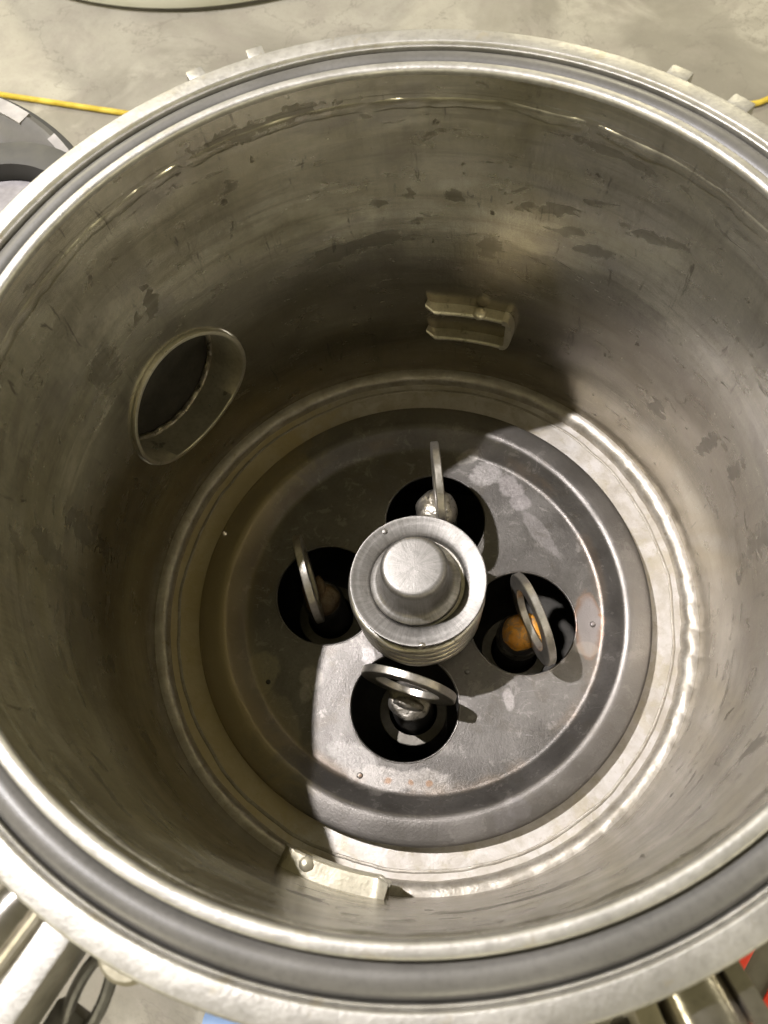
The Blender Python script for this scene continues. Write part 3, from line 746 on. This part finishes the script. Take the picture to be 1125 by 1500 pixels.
# ------------------------------------------------------------------ things on the concrete around it
cord = []
for i in range(61):
    t = i / 60; xx = -6.5 + 13.5 * t
    yy = 5.22 - 0.275 * (xx + 3.468) if xx < -2.0 else 5.22 - 0.275 * 1.468
    if xx >= -2.0: yy = 4.816 - .10 * math.sin((xx + 2) / 4.7 * PI) * 2.4 - .186 * (xx + 2) / 4.7 + (0.35 * (xx - 2.7) if xx > 2.7 else 0)
    cord.append((xx, yy, ZF + .030))
c_ = obj('extension_cord', tube(cord, .023, 10), 'yellow', None, 60)
tag(c_, 'yellow extension cord lying on the concrete behind the vessel', 'cord')

TK = empty('plastic_tank', (-1.95, 9.25, ZF), 'pale milky round plastic tank standing on the concrete at the top', 'tank')
obj('tank_body', lathe([(2.4, ZF + .03), (2.99, ZF + .03), (3.06, ZF + .06), (3.10, ZF + .18), (3.12, ZF + 4.2), (3.0, ZF + 4.3), (2.9, ZF + 4.2), (2.9, ZF + .3), (2.4, ZF + .2)], 128, (-1.95, 9.25)), 'white', TK)
obj('tank_contact_shade', lathe([(2.4, ZF + .002), (3.02, ZF + .002), (3.02, ZF + .028), (2.4, ZF + .028)], 128, (-1.95, 9.25)), 'charcoal', TK)  # dark ring standing in for the shadow line under the tank

BX = empty('round_machine', (-2.43, 1.22, ZF), 'dark grey round machine housing with black collar left of the rim', 'machine')
bc = (-2.43, 1.22)
obj('housing', solid([(.0005, -1.10), (1.0, -1.10), (1.08, -1.06), (1.135, -1.01), (1.17, -1.005), (1.195, -1.02), (1.2, -1.06), (1.18, -1.6), (1.05, ZF + .002), (.0005, ZF + .002)], 128, bc), 'greyplastic', BX)
obj('housing_rim', lathe([(1.196, -1.025), (1.215, -1.03), (1.222, -1.045), (1.215, -1.12), (1.196, -1.12)], 128, bc), 'black', BX)
def highlight_strip(a0, a1, r0, r1):
    v, f = [], []; n = 14
    for i in range(n + 1):
        a = rad(a0 + (a1 - a0) * i / n)
        for r, z in ((r0, -1.006), (r1, -1.000), (r1, -1.016), (r0, -1.022)):
            v.append((bc[0] + r * math.cos(a), bc[1] + r * math.sin(a), z))
    for i in range(n):
        for j in range(4):
            l = (j + 1) % 4; f.append((i * 4 + j, i * 4 + l, i * 4 + 4 + l, i * 4 + 4 + j))
    f += [(0, 1, 2, 3), (n * 4 + 3, n * 4 + 2, n * 4 + 1, n * 4)]
    return v, f
obj('rim_highlight', highlight_strip(50.5, 75, 1.125, 1.188), 'greyhi', BX)  # light reflections on the rim, put in as paler strips
obj('rim_highlight', highlight_strip(33, 41.5, 1.15, 1.188), 'greyhi', BX)
col_ = obj('collar', lathe([(.33, -1.06), (.345, -1.00), (.40, -.995), (.47, -1.00), (.48, -1.06), (.48, -1.101), (.33, -1.101)], 72, (-1.73, 1.50)), 'black', BX)
obj('cover_cloth', solid([(.0005, -1.03), (.20, -1.035), (.31, -1.06), (.325, -1.099), (.0005, -1.099)], 48, (-1.73, 1.50)), 'violetgrey', BX)

TB = empty('tool_case', (1.7, -1.3, ZF), 'charcoal tool case with red stripes on the floor at the lower right', 'tool case')
def casef(p): return (p[0] * .8 - p[1] * .6, -p[0] * .6 - p[1] * .8, p[2])
obj('case_body', xf(box(1.70, 2.75, -1.3, 1.5, ZF + .002, -2.81, .03), casef), 'charcoal', TB)
obj('red_stripe', xf(box(1.86, 1.934, -1.25, 1.45, -2.809, -2.79, .006), casef), 'red', TB)
obj('red_stripe', xf(box(2.054, 2.098, -1.25, 1.45, -2.809, -2.79, .006), casef), 'red', TB)

bh = [(-1.19 + .05 * i, -1.70 - .004 * i, ZF + .092) for i in range(16)]
h_ = obj('blue_hose', tube(bh, .09, 16), 'blue', None, 60)
tag(h_, 'short blue hose lying on the concrete below the rim', 'hose')
